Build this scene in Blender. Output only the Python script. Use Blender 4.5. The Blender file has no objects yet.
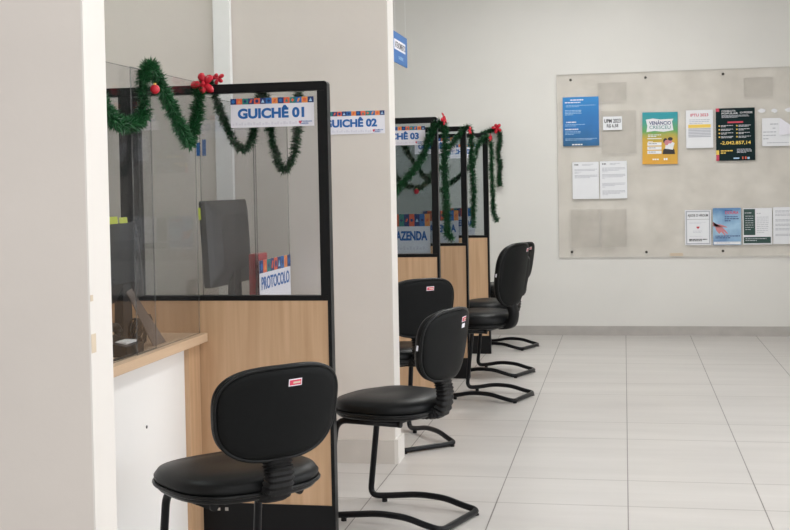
import bpy, bmesh, math, random
from mathutils import Vector, Matrix, Euler
C = bpy.context.scene.collection
PI = math.pi
# ---------------------------------------------------------------- camera
cd = bpy.data.cameras.new('camera')
cam = bpy.data.objects.new('camera', cd); C.objects.link(cam)
YAW, PITCH, ROLL, F, SY = math.radians(10.82674), math.radians(1.47857), math.radians(-1.09622), 1200.0, -49.2395
fw = Vector((-math.sin(YAW)*math.cos(PITCH), math.cos(YAW)*math.cos(PITCH), -math.sin(PITCH)))
rt = Vector((math.cos(YAW), math.sin(YAW), 0)); up = rt.cross(fw)
r2 = rt*math.cos(ROLL)+up*math.sin(ROLL); u2 = up*math.cos(ROLL)-rt*math.sin(ROLL)
M = Matrix((r2, u2, -fw)).transposed().to_4x4(); M.translation = (0, 0, 1.42)
cam.matrix_world = M
cd.sensor_fit = 'HORIZONTAL'; cd.sensor_width = 36; cd.lens = F/790*36
cd.shift_y = SY/790; cd.clip_start = .05; cd.clip_end = 60
bpy.context.scene.camera = cam
# ---------------------------------------------------------------- world, lights, exposure
S = bpy.context.scene
S.view_settings.view_transform = 'Standard'; S.view_settings.look = 'None'
S.view_settings.gamma = 1; S.view_settings.use_curve_mapping = False
S.view_settings.exposure = 0.0
w = bpy.data.worlds.new('world'); S.world = w; w.use_nodes = True
w.node_tree.nodes['Background'].inputs[0].default_value = (.93, .96, 1, 1)
w.node_tree.nodes['Background'].inputs[1].default_value = .9
def area(name, loc, rot, sx, sy, power, col):
    l = bpy.data.lights.new(name, 'AREA'); l.shape = 'RECTANGLE'; l.size = sx; l.size_y = sy
    l.energy = power; l.color = col
    o = bpy.data.objects.new(name, l); C.objects.link(o); o.location = loc; o.rotation_euler = rot
    return o
area('window_daylight', (3.02, 4.6, 1.6), (0, math.radians(90), 0), 1.9, 5.6, 92, (.97, .985, 1))
area('entrance_daylight', (.6, -.9, 1.5), (math.radians(90), 0, 0), 4.2, 2.2, 42, (1, .95, .90))

# ---------------------------------------------------------------- materials
def nt(name):
    m = bpy.data.materials.new(name); m.use_nodes = True
    return m, m.node_tree, m.node_tree.nodes['Principled BSDF']
def mat(name, col, rough=.5, metal=0, spec=.5, noise=0, nscale=20, bump=0, bscale=200, coat=0):
    m, t, b = nt(name)
    b.inputs['Base Color'].default_value = (*col, 1); b.inputs['Roughness'].default_value = rough
    b.inputs['Metallic'].default_value = metal; b.inputs['Specular IOR Level'].default_value = spec
    b.inputs['Coat Weight'].default_value = coat
    tc = t.nodes.new('ShaderNodeTexCoord')
    if noise:
        n = t.nodes.new('ShaderNodeTexNoise'); n.inputs['Scale'].default_value = nscale; n.inputs['Detail'].default_value = 5
        t.links.new(tc.outputs['Object'], n.inputs['Vector'])
        r = t.nodes.new('ShaderNodeMapRange'); r.inputs['From Min'].default_value = .25; r.inputs['From Max'].default_value = .75
        r.inputs['To Min'].default_value = 1-noise; r.inputs['To Max'].default_value = 1+noise
        t.links.new(n.outputs['Fac'], r.inputs['Value'])
        mx = t.nodes.new('ShaderNodeVectorMath'); mx.operation = 'SCALE'; mx.inputs[0].default_value = col
        t.links.new(r.outputs[0], mx.inputs['Scale']); t.links.new(mx.outputs[0], b.inputs['Base Color'])
    if bump:
        n2 = t.nodes.new('ShaderNodeTexNoise'); n2.inputs['Scale'].default_value = bscale; n2.inputs['Detail'].default_value = 3
        t.links.new(tc.outputs['Object'], n2.inputs['Vector'])
        bp = t.nodes.new('ShaderNodeBump'); bp.inputs['Strength'].default_value = bump; bp.inputs['Distance'].default_value = .002
        t.links.new(n2.outputs['Fac'], bp.inputs['Height']); t.links.new(bp.outputs[0], b.inputs['Normal'])
    return m
def mathn(t, op, a, b=None, c=None):
    n = t.nodes.new('ShaderNodeMath'); n.operation = op
    for i, v in enumerate((a, b, c)):
        if v is None: continue
        if isinstance(v, (int, float)): n.inputs[i].default_value = v
        else: t.links.new(v, n.inputs[i])
    return n.outputs[0]
def floor_mat():
    m, t, b = nt('floor_tile')
    tc = t.nodes.new('ShaderNodeTexCoord'); sp = t.nodes.new('ShaderNodeSeparateXYZ')
    t.links.new(tc.outputs['Object'], sp.inputs[0]); X, Y = sp.outputs[0], sp.outputs[1]
    def joint(v, off, per, wd):
        f = mathn(t, 'PINGPONG', mathn(t, 'SUBTRACT', v, off), per/2)
        return mathn(t, 'LESS_THAN', f, wd/2)
    jx = joint(X, -.002, .5745, .0052)
    j1 = joint(Y, 5.287, 1.385, .010); j2 = joint(Y, 5.745, 1.385, .010)
    jy = mathn(t, 'MAXIMUM', j1, j2)
    mp = t.nodes.new('ShaderNodeMapping'); mp.inputs['Scale'].default_value = (.5, 3.2, 1)
    t.links.new(tc.outputs['Object'], mp.inputs[0])
    n = t.nodes.new('ShaderNodeTexNoise'); n.inputs['Scale'].default_value = 1.6; n.inputs['Detail'].default_value = 7
    n.inputs['Roughness'].default_value = .6
    t.links.new(mp.outputs[0], n.inputs['Vector'])
    # a slight tone difference per column of tiles
    cr = t.nodes.new('ShaderNodeValToRGB')
    cr.color_ramp.elements[0].position = .3; cr.color_ramp.elements[0].color = (.505, .48, .46, 1)
    cr.color_ramp.elements[1].position = .7; cr.color_ramp.elements[1].color = (.585, .557, .535, 1)
    t.links.new(n.outputs['Fac'], cr.inputs[0])
    m1 = t.nodes.new('ShaderNodeMix'); m1.data_type = 'RGBA'
    t.links.new(mathn(t, 'MULTIPLY', jy, .55), m1.inputs[0]); t.links.new(cr.outputs[0], m1.inputs[6]); m1.inputs[7].default_value = (.22, .2, .18, 1)
    m2 = t.nodes.new('ShaderNodeMix'); m2.data_type = 'RGBA'
    t.links.new(mathn(t, 'MULTIPLY', jx, .88), m2.inputs[0]); t.links.new(m1.outputs[2], m2.inputs[6]); m2.inputs[7].default_value = (.12, .105, .095, 1)
    t.links.new(m2.outputs[2], b.inputs['Base Color'])
    b.inputs['Roughness'].default_value = .34; b.inputs['Specular IOR Level'].default_value = .45
    return m
def wood_mat(name, c1, c2, axis='Z', sc=1):
    m, t, b = nt(name)
    tc = t.nodes.new('ShaderNodeTexCoord'); mp = t.nodes.new('ShaderNodeMapping')
    s = {'Z': (26, 26, 1.1), 'Y': (26, 1.1, 26)}[axis]; mp.inputs['Scale'].default_value = [q*sc for q in s]
    t.links.new(tc.outputs['Object'], mp.inputs[0])
    n = t.nodes.new('ShaderNodeTexNoise'); n.inputs['Scale'].default_value = 1.5; n.inputs['Detail'].default_value = 6; n.inputs['Distortion'].default_value = .25
    t.links.new(mp.outputs[0], n.inputs['Vector'])
    cr = t.nodes.new('ShaderNodeValToRGB')
    cr.color_ramp.elements[0].position = .3; cr.color_ramp.elements[0].color = (*c1, 1)
    cr.color_ramp.elements[1].position = .72; cr.color_ramp.elements[1].color = (*c2, 1)
    t.links.new(n.outputs['Fac'], cr.inputs[0]); t.links.new(cr.outputs[0], b.inputs['Base Color'])
    b.inputs['Roughness'].default_value = .42
    return m
def pane_mat(name, tint, refl=.08, rough=.0, haze=0, hazecol=(.6, .6, .6)):
    m = bpy.data.materials.new(name); m.use_nodes = True; t = m.node_tree
    t.nodes.remove(t.nodes['Principled BSDF']); out = t.nodes['Material Output']
    tr = t.nodes.new('ShaderNodeBsdfTransparent'); tr.inputs[0].default_value = (*tint, 1)
    gl = t.nodes.new('ShaderNodeBsdfGlossy'); gl.inputs['Roughness'].default_value = rough
    lw = t.nodes.new('ShaderNodeFresnel'); ge = t.nodes.new('ShaderNodeNewGeometry')
    t.links.new(mathn(t, 'SUBTRACT', 1.45, mathn(t, 'MULTIPLY', ge.outputs['Backfacing'], 1.45-1/1.45)), lw.inputs[0])
    mx = t.nodes.new('ShaderNodeMixShader')
    t.links.new(mathn(t, 'ADD', mathn(t, 'MULTIPLY', lw.outputs[0], refl*10), 0), mx.inputs[0])
    t.links.new(tr.outputs[0], mx.inputs[1]); t.links.new(gl.outputs[0], mx.inputs[2])
    last = mx
    if haze:
        df = t.nodes.new('ShaderNodeBsdfDiffuse'); df.inputs[0].default_value = (*hazecol, 1)
        mh = t.nodes.new('ShaderNodeMixShader')
        n = t.nodes.new('ShaderNodeTexNoise'); n.inputs['Scale'].default_value = 3.5; n.inputs['Detail'].default_value = 6
        tc = t.nodes.new('ShaderNodeTexCoord'); t.links.new(tc.outputs['Object'], n.inputs['Vector'])
        t.links.new(mathn(t, 'MULTIPLY', mathn(t, 'SUBTRACT', n.outputs['Fac'], .2), haze*3.3), mh.inputs[0])
        t.links.new(mx.outputs[0], mh.inputs[1]); t.links.new(df.outputs[0], mh.inputs[2]); last = mh
    t.links.new(last.outputs[0], out.inputs[0])
    return m
def emit_mat(name, col, s):
    m, t, b = nt(name); b.inputs['Base Color'].default_value = (.9, .9, .9, 1)
    b.inputs['Emission Color'].default_value = (*col, 1); b.inputs['Emission Strength'].default_value = s
    return m
WALL = mat('wall_paint', (.72, .706, .675), .75, noise=.025, nscale=2.2, bump=.12, bscale=60)
WALLW = mat('wall_paint_warm', (.655, .605, .56), .75, noise=.03, nscale=3, bump=.2, bscale=40)
JAMB = mat('jamb_gloss_paint', (.72, .685, .65), .5, noise=.01, nscale=5)
CEIL = mat('ceiling_paint', (.85, .85, .84), .9, noise=.01)
FLOOR = floor_mat()
SKIRT = mat('skirting_tile', (.43, .405, .38), .45, noise=.08, nscale=9)
SKIRTW = mat('skirting_tile_warm', (.56, .52, .48), .5, noise=.06, nscale=9)
WOOD = wood_mat('beech_panel', (.50, .315, .18), (.63, .42, .26))
WOODC = wood_mat('beech_counter', (.55, .38, .25), (.66, .49, .34), 'Y')
WHITE = mat('white_laminate', (.87, .86, .85), .45, noise=.01, nscale=4)
PVC = mat('white_pvc', (.80, .80, .79), .5, noise=.01)
BLACKM = mat('black_metal', (0.0060, 0.0065, 0.0075), .35, noise=.1, nscale=60, spec=.22)
BLACKL = mat('black_laminate', (0.0060, 0.0065, 0.0075), .45, noise=.1, nscale=40, spec=.22)
VINYL = mat('black_vinyl', (0.0055, 0.0060, 0.0065), .40, noise=.12, nscale=30, bump=.25, bscale=350, spec=.18)
FABRIC = mat('black_shell', (0.0045, 0.0050, 0.0053), .55, noise=.15, nscale=60, bump=.3, bscale=500, spec=.12)
PLAST = mat('black_plastic', (0.0065, 0.0070, 0.0075), .33, noise=.1, nscale=50, spec=.22)
RUBBER = mat('black_rubber', (0.0060, 0.0060, 0.0065), .5, noise=.1, nscale=50, spec=.22)
TUBE = mat('black_tube', (0.0060, 0.0065, 0.0080), .28, noise=.1, nscale=50, spec=.22)
GLASS = pane_mat('grey_glass', (.85, .858, .865), .06)
GLASSD = pane_mat('dark_glass', (.77, .80, .81), .06)
ACRYL = pane_mat('clear_acrylic', (.94, .94, .945), .05, haze=.006)
ACRYLE = pane_mat('acrylic_edge', (.80, .81, .81), .03, .1, haze=.12, hazecol=(.6, .61, .61))
BOARD = pane_mat('board_acrylic', (.991, .984, .974), .03, .3, haze=.09, hazecol=(.66, .62, .57))
BOARDE = mat('board_edge', (.55, .53, .50), .4, noise=.05)
PAPER = mat('white_paper', (.78, .79, .82), .6, noise=.01)
SIGNW = mat('sign_white', (.80, .79, .86), .4, noise=.01)
SIGNG = mat('sign_faint_print', (.70, .68, .77), .4, noise=.01)
INK = mat('dark_ink', (.03, .03, .04), .5, noise=.05)
GREYINK = mat('grey_print', (.44, .45, .50), .6, noise=.05)
LGREY = mat('light_grey_print', (.62, .63, .68), .6, noise=.05)
BLUE = mat('sign_blue', (.008, .12, .40), .4, noise=.03)
NAVY = mat('navy', (.012, .035, .16), .4, noise=.05)
MBLUE = mat('mid_blue', (.02, .14, .42), .45, noise=.05)
ORNG = mat('orange_red', (.75, .13, .06), .45, noise=.05)
AMBER = mat('amber', (.80, .30, .08), .45, noise=.05)
TEAL = mat('teal', (.02, .22, .20), .45, noise=.05)
PALEB = mat('pale_blue_print', (.40, .60, .80), .45, noise=.05)
RED = mat('bow_red', (.55, .012, .03), .32, noise=.1, nscale=30)
PINK = mat('pink_red_print', (.60, .05, .10), .45, noise=.05)
YELL = mat('yellow_print', (.85, .60, .10), .5, noise=.04)
STICKY = mat('yellow_sticky_note', (.55, .62, .08), .6, noise=.03)
TAPE = mat('masking_tape', (.60, .50, .38), .6, noise=.05)
SCREW = mat('dark_screw', (.06, .055, .05), .4, metal=.6, noise=.1)
DGREEN = mat('dark_green_print', (.012, .055, .045), .5, noise=.05)
DKPOST = mat('dark_poster', (.007, .020, .022), .6, noise=.08, spec=.12)
SKIN = mat('hand_print', (.58, .22, .24), .5, noise=.1, nscale=30)
HAIR = mat('dark_figure_print', (.02, .015, .015), .5, noise=.1)
MSHELL = mat('monitor_shell', (.012, .013, .015), .45, noise=.06)
MSCREEN = mat('monitor_screen', (.01, .01, .012), .12, noise=.05)
GREYCARD = mat('grey_card', (.16, .13, .11), .5, noise=.05)
def gradient_mat(name, z0, z1, stops, extra=0):
    m, t, b = nt(name)
    tc = t.nodes.new('ShaderNodeTexCoord'); sp = t.nodes.new('ShaderNodeSeparateXYZ'); t.links.new(tc.outputs['Object'], sp.inputs[0])
    n = t.nodes.new('ShaderNodeTexNoise'); n.inputs['Scale'].default_value = 6; n.inputs['Detail'].default_value = 4
    t.links.new(tc.outputs['Object'], n.inputs['Vector'])
    r = t.nodes.new('ShaderNodeMapRange'); r.inputs['From Min'].default_value = z0; r.inputs['From Max'].default_value = z1
    t.links.new(sp.outputs[2], r.inputs['Value'])
    v = mathn(t, 'ADD', r.outputs[0], mathn(t, 'MULTIPLY', mathn(t, 'SUBTRACT', n.outputs['Fac'], .5), .3+extra))
    cr = t.nodes.new('ShaderNodeValToRGB'); els = cr.color_ramp.elements
    while len(els) < len(stops): els.new(.5)
    for e, (p, c) in zip(els, stops): e.position = p; e.color = (*c, 1)
    t.links.new(v, cr.inputs[0]); t.links.new(cr.outputs[0], b.inputs['Base Color']); b.inputs['Roughness'].default_value = .4
    return m
BLUEP = gradient_mat('blue_poster_print', 0, .45, [(0, (.012, .10, .22)), (.4, (.015, .16, .45)), (1, (.02, .23, .58))], .3)
VENP = gradient_mat('green_orange_print', 0, .47, [(0, (.72, .36, .03)), (.45, (.60, .38, .04)), (.62, (.12, .36, .10)), (.95, (.01, .30, .36))])
CLOUDP = gradient_mat('sky_print', 0, .33, [(0, (.12, .24, .45)), (.45, (.35, .55, .72)), (1, (.07, .20, .42))], .9)
def tinsel_mat():
    m, t, b = nt('green_tinsel')
    tc = t.nodes.new('ShaderNodeTexCoord'); n = t.nodes.new('ShaderNodeTexNoise'); n.inputs['Scale'].default_value = 220
    t.links.new(tc.outputs['Object'], n.inputs['Vector'])
    cr = t.nodes.new('ShaderNodeValToRGB')
    cr.color_ramp.elements[0].position = .38; cr.color_ramp.elements[0].color = (.004, .028, .013, 1)
    cr.color_ramp.elements[1].position = .68; cr.color_ramp.elements[1].color = (.030, .19, .055, 1)
    t.links.new(n.outputs['Fac'], cr.inputs[0]); t.links.new(cr.outputs[0], b.inputs['Base Color'])
    b.inputs['Roughness'].default_value = .4
    return m
TINSEL = tinsel_mat()

# ---------------------------------------------------------------- helpers
def tag(o, label=None, cat=None, group=None, kind=None):
    for k, v in (('label', label), ('category', cat), ('group', group), ('kind', kind)):
        if v: o[k] = v
    return o
def empty(name, loc=(0, 0, 0), rz=0):
    o = bpy.data.objects.new(name, None); C.objects.link(o); o.location = loc; o.rotation_euler = (0, 0, rz)
    o.empty_display_size = .1
    return o
def obj(name, bm, m, parent=None, smooth=False, bevel=0):
    me = bpy.data.meshes.new(name)
    if smooth:
        for f in bm.faces: f.smooth = True
    bm.normal_update(); bm.to_mesh(me); bm.free()
    for q in (m if isinstance(m, (list, tuple)) else [m]): me.materials.append(q)
    o = bpy.data.objects.new(name, me); C.objects.link(o)
    if parent: o.parent = parent
    if bevel:
        b = o.modifiers.new('bevel', 'BEVEL'); b.width = bevel; b.segments = 2; b.limit_method = 'ANGLE'
    return o
def addbox(bm, x0, x1, y0, y1, z0, z1, mi=0, M=None):
    vs = [bm.verts.new((M @ Vector(p)) if M else p) for p in
          ((x0, y0, z0), (x1, y0, z0), (x1, y1, z0), (x0, y1, z0), (x0, y0, z1), (x1, y0, z1), (x1, y1, z1), (x0, y1, z1))]
    for q in ((0, 3, 2, 1), (4, 5, 6, 7), (0, 1, 5, 4), (1, 2, 6, 5), (2, 3, 7, 6), (3, 0, 4, 7)):
        f = bm.faces.new([vs[i] for i in q]); f.material_index = mi
    return vs
def box(name, x0, x1, y0, y1, z0, z1, m, parent=None, bevel=0):
    bm = bmesh.new(); addbox(bm, x0, x1, y0, y1, z0, z1)
    return obj(name, bm, m, parent, bevel=bevel)
def addrings(bm, rings, cap=True, closed=False, mi=0):
    R = [[bm.verts.new(p) for p in r] for r in rings]; n = len(R[0])
    rng = range(len(R)) if closed else range(len(R)-1)
    for i in rng:
        a, b = R[i], R[(i+1) % len(R)]
        for k in range(n):
            f = bm.faces.new((a[k], a[(k+1) % n], b[(k+1) % n], b[k])); f.material_index = mi
    if cap and not closed:
        f = bm.faces.new(R[0][::-1]); f.material_index = mi
        f = bm.faces.new(R[-1]); f.material_index = mi
def frames(path, closed=False):
    P = [Vector(p) for p in path]; n = len(P); T = []
    for i in range(n):
        a = P[(i-1) % n] if closed or i else P[0]; b = P[(i+1) % n] if closed or i < n-1 else P[-1]
        T.append((b-a).normalized())
    N = [T[0].orthogonal().normalized()]
    for i in range(1, n):
        q = T[i-1].rotation_difference(T[i]); N.append((q @ N[-1]).normalized())
    return P, T, N
def addtube(bm, path, r, seg=10, closed=False, mi=0):
    P, T, N = frames(path, closed); rings = []
    for p, t, n in zip(P, T, N):
        b = t.cross(n); rings.append([p+n*(r*math.cos(2*PI*k/seg))+b*(r*math.sin(2*PI*k/seg)) for k in range(seg)])
    addrings(bm, rings, closed=closed, mi=mi)
def smooth_path(pts, n=6):
    P = [Vector(p) for p in pts]; out = []
    for i in range(len(P)-1):
        p0 = P[max(i-1, 0)]; p1 = P[i]; p2 = P[i+1]; p3 = P[min(i+2, len(P)-1)]
        for k in range(n):
            t = k/n
            out.append(.5*((2*p1)+(p2-p0)*t+(2*p0-5*p1+4*p2-p3)*t*t+(3*p1-p0-3*p2+p3)*t**3))
    out.append(P[-1]); return out
def fillet(pts, r, n=6, closed=False):
    P = [Vector(p) for p in pts]; out = [] if closed else [P[0]]; N = len(P)
    for i in (range(N) if closed else range(1, N-1)):
        a, b, c = P[i-1], P[i], P[(i+1) % N]; u = (a-b); v = (c-b); rr = min(r, u.length*.49, v.length*.49)
        s = b+u.normalized()*rr; e = b+v.normalized()*rr
        for k in range(n+1):
            t = k/n; out.append((1-t)**2*s+2*t*(1-t)*b+t*t*e)
    if not closed: out.append(P[-1])
    return out
def cyl(bm, c, ax, r, h, seg=20, mi=0):
    ax = Vector(ax).normalized(); n = ax.orthogonal().normalized(); b = ax.cross(n); c = Vector(c)
    addrings(bm, [[c+ax*t+n*(r*math.cos(2*PI*k/seg))+b*(r*math.sin(2*PI*k/seg)) for k in range(seg)] for t in (0, h)], mi=mi)
def text(name, s, x, y, z, w, h, m, parent, face='-Y', bold=.018, align='C'):
    """a line of lettering as a thin mesh, w wide and h high, centred on (x, y, z), read from face"""
    cu = bpy.data.curves.new(name, 'FONT'); cu.body = s; cu.size = 1; cu.offset = bold; cu.extrude = .01; cu.resolution_u = 4
    t = bpy.data.objects.new(name, cu); C.objects.link(t)
    dg = bpy.context.evaluated_depsgraph_get()
    me = bpy.data.meshes.new_from_object(t.evaluated_get(dg)); bpy.data.objects.remove(t)
    xs = [v.co.x for v in me.vertices]; ys = [v.co.y for v in me.vertices]
    x0, x1, y0, y1 = min(xs), max(xs), min(ys), max(ys)
    for v in me.vertices:
        a = ((v.co.x-x0)/(x1-x0)-.5)*w; b = ((v.co.y-y0)/(y1-y0)-.5)*h; d = v.co.z*.04
        v.co = (x+a, y-d, z+b) if face == '-Y' else (x+d, y+a, z+b)
    me.materials.clear(); me.materials.append(m)
    o = bpy.data.objects.new(name, me); C.objects.link(o); o.parent = parent
    return o

# ---------------------------------------------------------------- the room
def struct(o): return tag(o, kind='structure')
struct(box('floor', -5, 3.2, -1, 11.18, -.1, 0, FLOOR))
struct(box('ceiling', -5, 3.2, -1, 11.18, 3.6, 3.7, CEIL))
struct(box('wall_back', -5, 3.2, 11.18, 11.33, 0, 3.6, WALL))
struct(box('wall_left', -5.12, -5, -1, 11.33, 0, 3.6, WALL))
struct(box('wall_near', -5, -1.18, 2.5, 2.615, 0, 3.6, WALLW))
struct(box('trim_1', -1.18, -1.176, 2.5, 2.615, 0, 3.6, JAMB))
struct(box('wall_middle', -5, -1.165, 5.97, 6.12, 0, 3.6, WALLW))
struct(box('trim_2', -1.165, -1.161, 5.97, 6.12, .12, 3.6, JAMB))
bm = bmesh.new()   # right wall with a long window opening
addbox(bm, 3.2, 3.35, -1, 11.33, 0, .6); addbox(bm, 3.2, 3.35, -1, 11.33, 2.6, 3.6)
addbox(bm, 3.2, 3.35, -1, 1.6, .6, 2.6); addbox(bm, 3.2, 3.35, 7.6, 11.33, .6, 2.6)
struct(obj('wall_right', bm, WALL))
bm = bmesh.new()
for k in range(5): addbox(bm, 3.25, 3.3, 1.6+k*1.488, 1.648+k*1.488, .6, 2.6)
addbox(bm, 3.25, 3.3, 1.6, 7.6, .6, .65); addbox(bm, 3.25, 3.3, 1.6, 7.6, 2.55, 2.6)
struct(obj('window_1', bm, PVC))
struct(box('baseboard_back', -5, 3.2, 11.165, 11.18, 0, .085, SKIRT))
struct(box('baseboard_middle', -5, -1.165, 5.955, 5.97, 0, .12, SKIRTW))
struct(box('baseboard_middle_end', -1.165, -1.145, 5.955, 6.13, 0, .125, JAMB))
struct(box('trim_3', -2.075, -1.983, 5.935, 5.97, 0, 3.6, PVC, bevel=.004))
# ceiling lights
for i, (x, y) in enumerate(((.6, 2.2), (.6, 5.4), (-.3, 9.1), (-2.9, 4.4), (-3.0, 8.6))):
    t = empty('ceiling_light', (x, y, 3.6))
    tag(t, ['square ceiling panel light nearest the entrance end of the corridor', 'square ceiling panel light over the middle of the corridor',
            'square ceiling panel light near the notice board wall', 'square ceiling panel light above the first service desk',
            'square ceiling panel light above the far service desks'][i], 'lamp', 'ceiling panel lights')
    bm = bmesh.new()
    for a in ((-.32, .32, -.32, -.30), (-.32, .32, .30, .32), (-.32, -.30, -.30, .30), (.30, .32, -.30, .30)): addbox(bm, *a, -.04, 0)
    obj('frame', bm, PVC, t); box('diffuser', -.30, .30, -.30, .30, -.03, -.01, emit_mat('diffuser_%d' % i, (1, 1, .975) if i < 3 else (.92, 1, .955), (30, 34, 53, 22, 18)[i]), t)
# masking tape scraps on the near door jamb
for i, (y0, y1, z0, z1) in enumerate(((2.502, 2.525, 1.0555, 1.098), (2.502, 2.515, 1.172, 1.186))):
    o = box('tape_scrap', -1.1759, -1.1750, y0, y1, z0, z1, TAPE)
    tag(o, ['larger beige tape scrap on the edge of the white door jamb', 'tiny beige tape scrap higher up on the edge of the white door jamb'][i], 'tape')

# ---------------------------------------------------------------- dividers
XR = -1.137; HT = 1.835; HW = .967; HB = .15
PAT = [NAVY, ORNG, TEAL, NAVY, ORNG, NAVY, MBLUE, AMBER, NAVY, ORNG, TEAL, NAVY, AMBER, NAVY]
BAND = [NAVY, ORNG, TEAL, MBLUE, AMBER, PALEB]
def band(parent, x0, x1, y, z0, z1, n=14, face='-Y', seed=1):
    """strip of coloured squares, each with its little round or square figure"""
    rnd = random.Random(seed); bm = bmesh.new(); wdt = (x1-x0)/n
    order = [0, 1, 2, 0, 1, 0, 3, 4, 0, 1, 2, 3, 4, 0]
    for k in range(n):
        a = x0+k*wdt; b = a+wdt; mi = order[k % 14]; fg = [3, 4, 0, 1, 0, 5, 0, 1, 3, 2, 1, 4, 1, 5][k % 14]
        if fg == mi: fg = 5
        def q(pts, d, mi):
            vs = [bm.verts.new((px, y-d, pz) if face == '-Y' else (y+d, px, pz)) for px, pz in pts]
            f = bm.faces.new(vs); f.material_index = mi
        if face == '-Y': addbox(bm, a, b, y-.0012, y, z0, z1, mi)
        else: addbox(bm, y, y+.0012, a, b, z0, z1, mi)
        cx, cz, r = (a+b)/2, (z0+z1)/2, min(wdt, z1-z0)*.3
        sh = k % 4
        if sh == 0: pts = [(cx+r*math.cos(t*PI/6), cz+r*math.sin(t*PI/6)) for t in range(12)]
        elif sh == 1: pts = [(cx-r, cz-r), (cx+r, cz-r), (cx, cz+r)]
        elif sh == 2: pts = [(cx-r, cz), (cx, cz-r), (cx+r, cz), (cx, cz+r)]
        else: pts = [(cx-r, cz-r), (cx+r*.2, cz-r), (cx+r, cz+r), (cx-r*.2, cz+r)]
        q(pts, .0022, fg)
    return obj('patterned_band', bm, BAND, parent)
def counter_sign(x0, x1, y, z0, z1, txt, label):
    t = empty('counter_sign', ((x0+x1)/2, y, z0))
    cx = (x0+x1)/2; off = (-cx, -y, -z0)
    tag(t, label, 'sign', 'window number signs')
    h = z1-z0; L = []
    L.append(box('sign_plate', x0, x1, y-.002, y, z0, z1, SIGNW, t))
    L.append(band(t, x0, x1, y-.002, z1-h*.2, z1))
    wd = x1-x0
    L.append(text('sign_lettering', txt, cx-wd*.015, y-.0025, z0+h*.52, wd*.80, h*.44, BLUE, t, bold=.045))
    bm = bmesh.new()
    for k in range(22):
        a = x0+wd*(.02+k*.036); s = wd*.012*(1+(k % 3)*.3); addbox(bm, a, a+s*1.6, y-.0028, y-.002, z0+h*.08, z0+h*(.14+.04*(k % 2)))
    L.append(obj('faint_print', bm, SIGNG, t))
    L.append(text('small_lettering', 'Venâncio\nAIRES', x0+wd*.91, y-.0025, z0+h*.13, wd*.13, h*.14, BLUE, t))
    bm = bmesh.new(); vs = [bm.verts.new((x0+wd*.835+a*wd*.018, y-.0028, z0+h*.13+b*h*.07)) for a, b in ((0, -1), (1, .3), (.5, 1), (0, .5), (-.5, 1), (-1, .3))]
    bm.faces.new(vs); L.append(obj('heart_mark', bm, PINK, t))
    for o in L:
        for v in o.data.vertices: v.co += Vector(off)
    return t
def divider(y, label, glass, xl=-2.19, first=False, XR=-1.142):
    t = empty('service_divider', (XR, y, 0)); tag(t, label, 'divider', 'service counter dividers')
    X0 = xl-XR; d = .024
    # right post: black profile with rounded top corner
    bm = bmesh.new()
    addbox(bm, -.014, 0, -d, d, 0, HT-.022)
    prof = [(-.014, HT-.022), (0, HT-.022)] + [(-.014+.014*math.cos(a), HT-.014+.014*math.sin(a)) for a in [i*PI/12 for i in range(7)]]
    r0 = [Vector((a, -d, b)) for a, b in prof]; r1 = [Vector((a, d, b)) for a, b in prof]
    addrings(bm, [r0, r1]); obj('post', bm, BLACKM, t)
    fr = bmesh.new()
    addbox(fr, X0, -.014, -.022, .022, HT-.036, HT)          # top rail
    addbox(fr, X0, -.014, -.022, .022, HW, HW+.020)          # bottom rail of the window
    addbox(fr, -.042, -.014, -.022, .022, HW+.020, HT-.036)  # inner profile
    addbox(fr, X0, X0+.03, -.022, .022, HW+.020, HT-.036)
    obj('window_frame', fr, BLACKM, t, bevel=.002)
    if first:
        box('mullion', -.875, -.795, -.024, .024, HW+.020, HT-.036, BLACKM, t)
        box('glass_pane', -.795, -.042, -.003, .003, HW+.020, HT-.036, glass, t)
        box('glass_pane', X0+.03, -.875, -.003, .003, HW+.020, HT-.036, glass, t)
    else:
        box('glass_pane', X0+.03, -.042, -.003, .003, HW+.020, HT-.036, glass, t)
    box('wood_panel', X0, -.014, -.02, .02, HB, HW, WOOD, t)
    box('base_plinth', X0, -.014, -.0235, .0235, 0, HB, BLACKL, t)
    if first:
        bm = bmesh.new()
        addbox(bm, -.49, -.479, -.0255, -.0235, .118, .129)
        obj('plinth_outlet', bm, SKIRTW, t); bm = bmesh.new(); addbox(bm, -.458, -.445, -.0255, -.0235, .118, .131); obj('plinth_outlet', bm, SKIRT, t)
    return t
DY = (4.62, 7.365, 8.665, 9.935)
divider(DY[0], 'nearest glass and wood divider with black frame, carrying the GUICHÊ 01 sign', GLASS, first=True)
divider(DY[1], 'black framed divider right behind the white wall end, carrying the GUICHÊ 03 sign', GLASSD, XR=-1.129)
divider(DY[2], 'black framed glass and wood divider second from the notice board wall', GLASSD, XR=-1.120)
divider(DY[3], 'farthest black framed glass and wood divider, closest to the notice board wall', GLASSD, XR=-1.105)
counter_sign(-1.545, -1.201, DY[0]-.003-.001, 1.66, 1.776, 'GUICHÊ 01', 'white sign reading GUICHÊ 01 on the nearest glass divider')
counter_sign(-1.53, -1.185, 5.969, 1.682, 1.798, 'GUICHÊ 02', 'white sign reading GUICHÊ 02 on the white wall end')
counter_sign(-1.552, -1.207, DY[1]-.004, 1.665, 1.781, 'GUICHÊ 03', 'white sign reading GUICHÊ 03 on the glass behind the wall end')
counter_sign(-1.500, -1.195, DY[2]-.004, 1.64, 1.755, 'GUICHÊ 04', 'white sign reading GUICHÊ 04 on the second farthest glass divider')
counter_sign(-1.500, -1.20, DY[3]-.004, 1.63, 1.745, 'GUICHÊ 05', 'white sign reading GUICHÊ 05 on the farthest glass divider')
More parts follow.
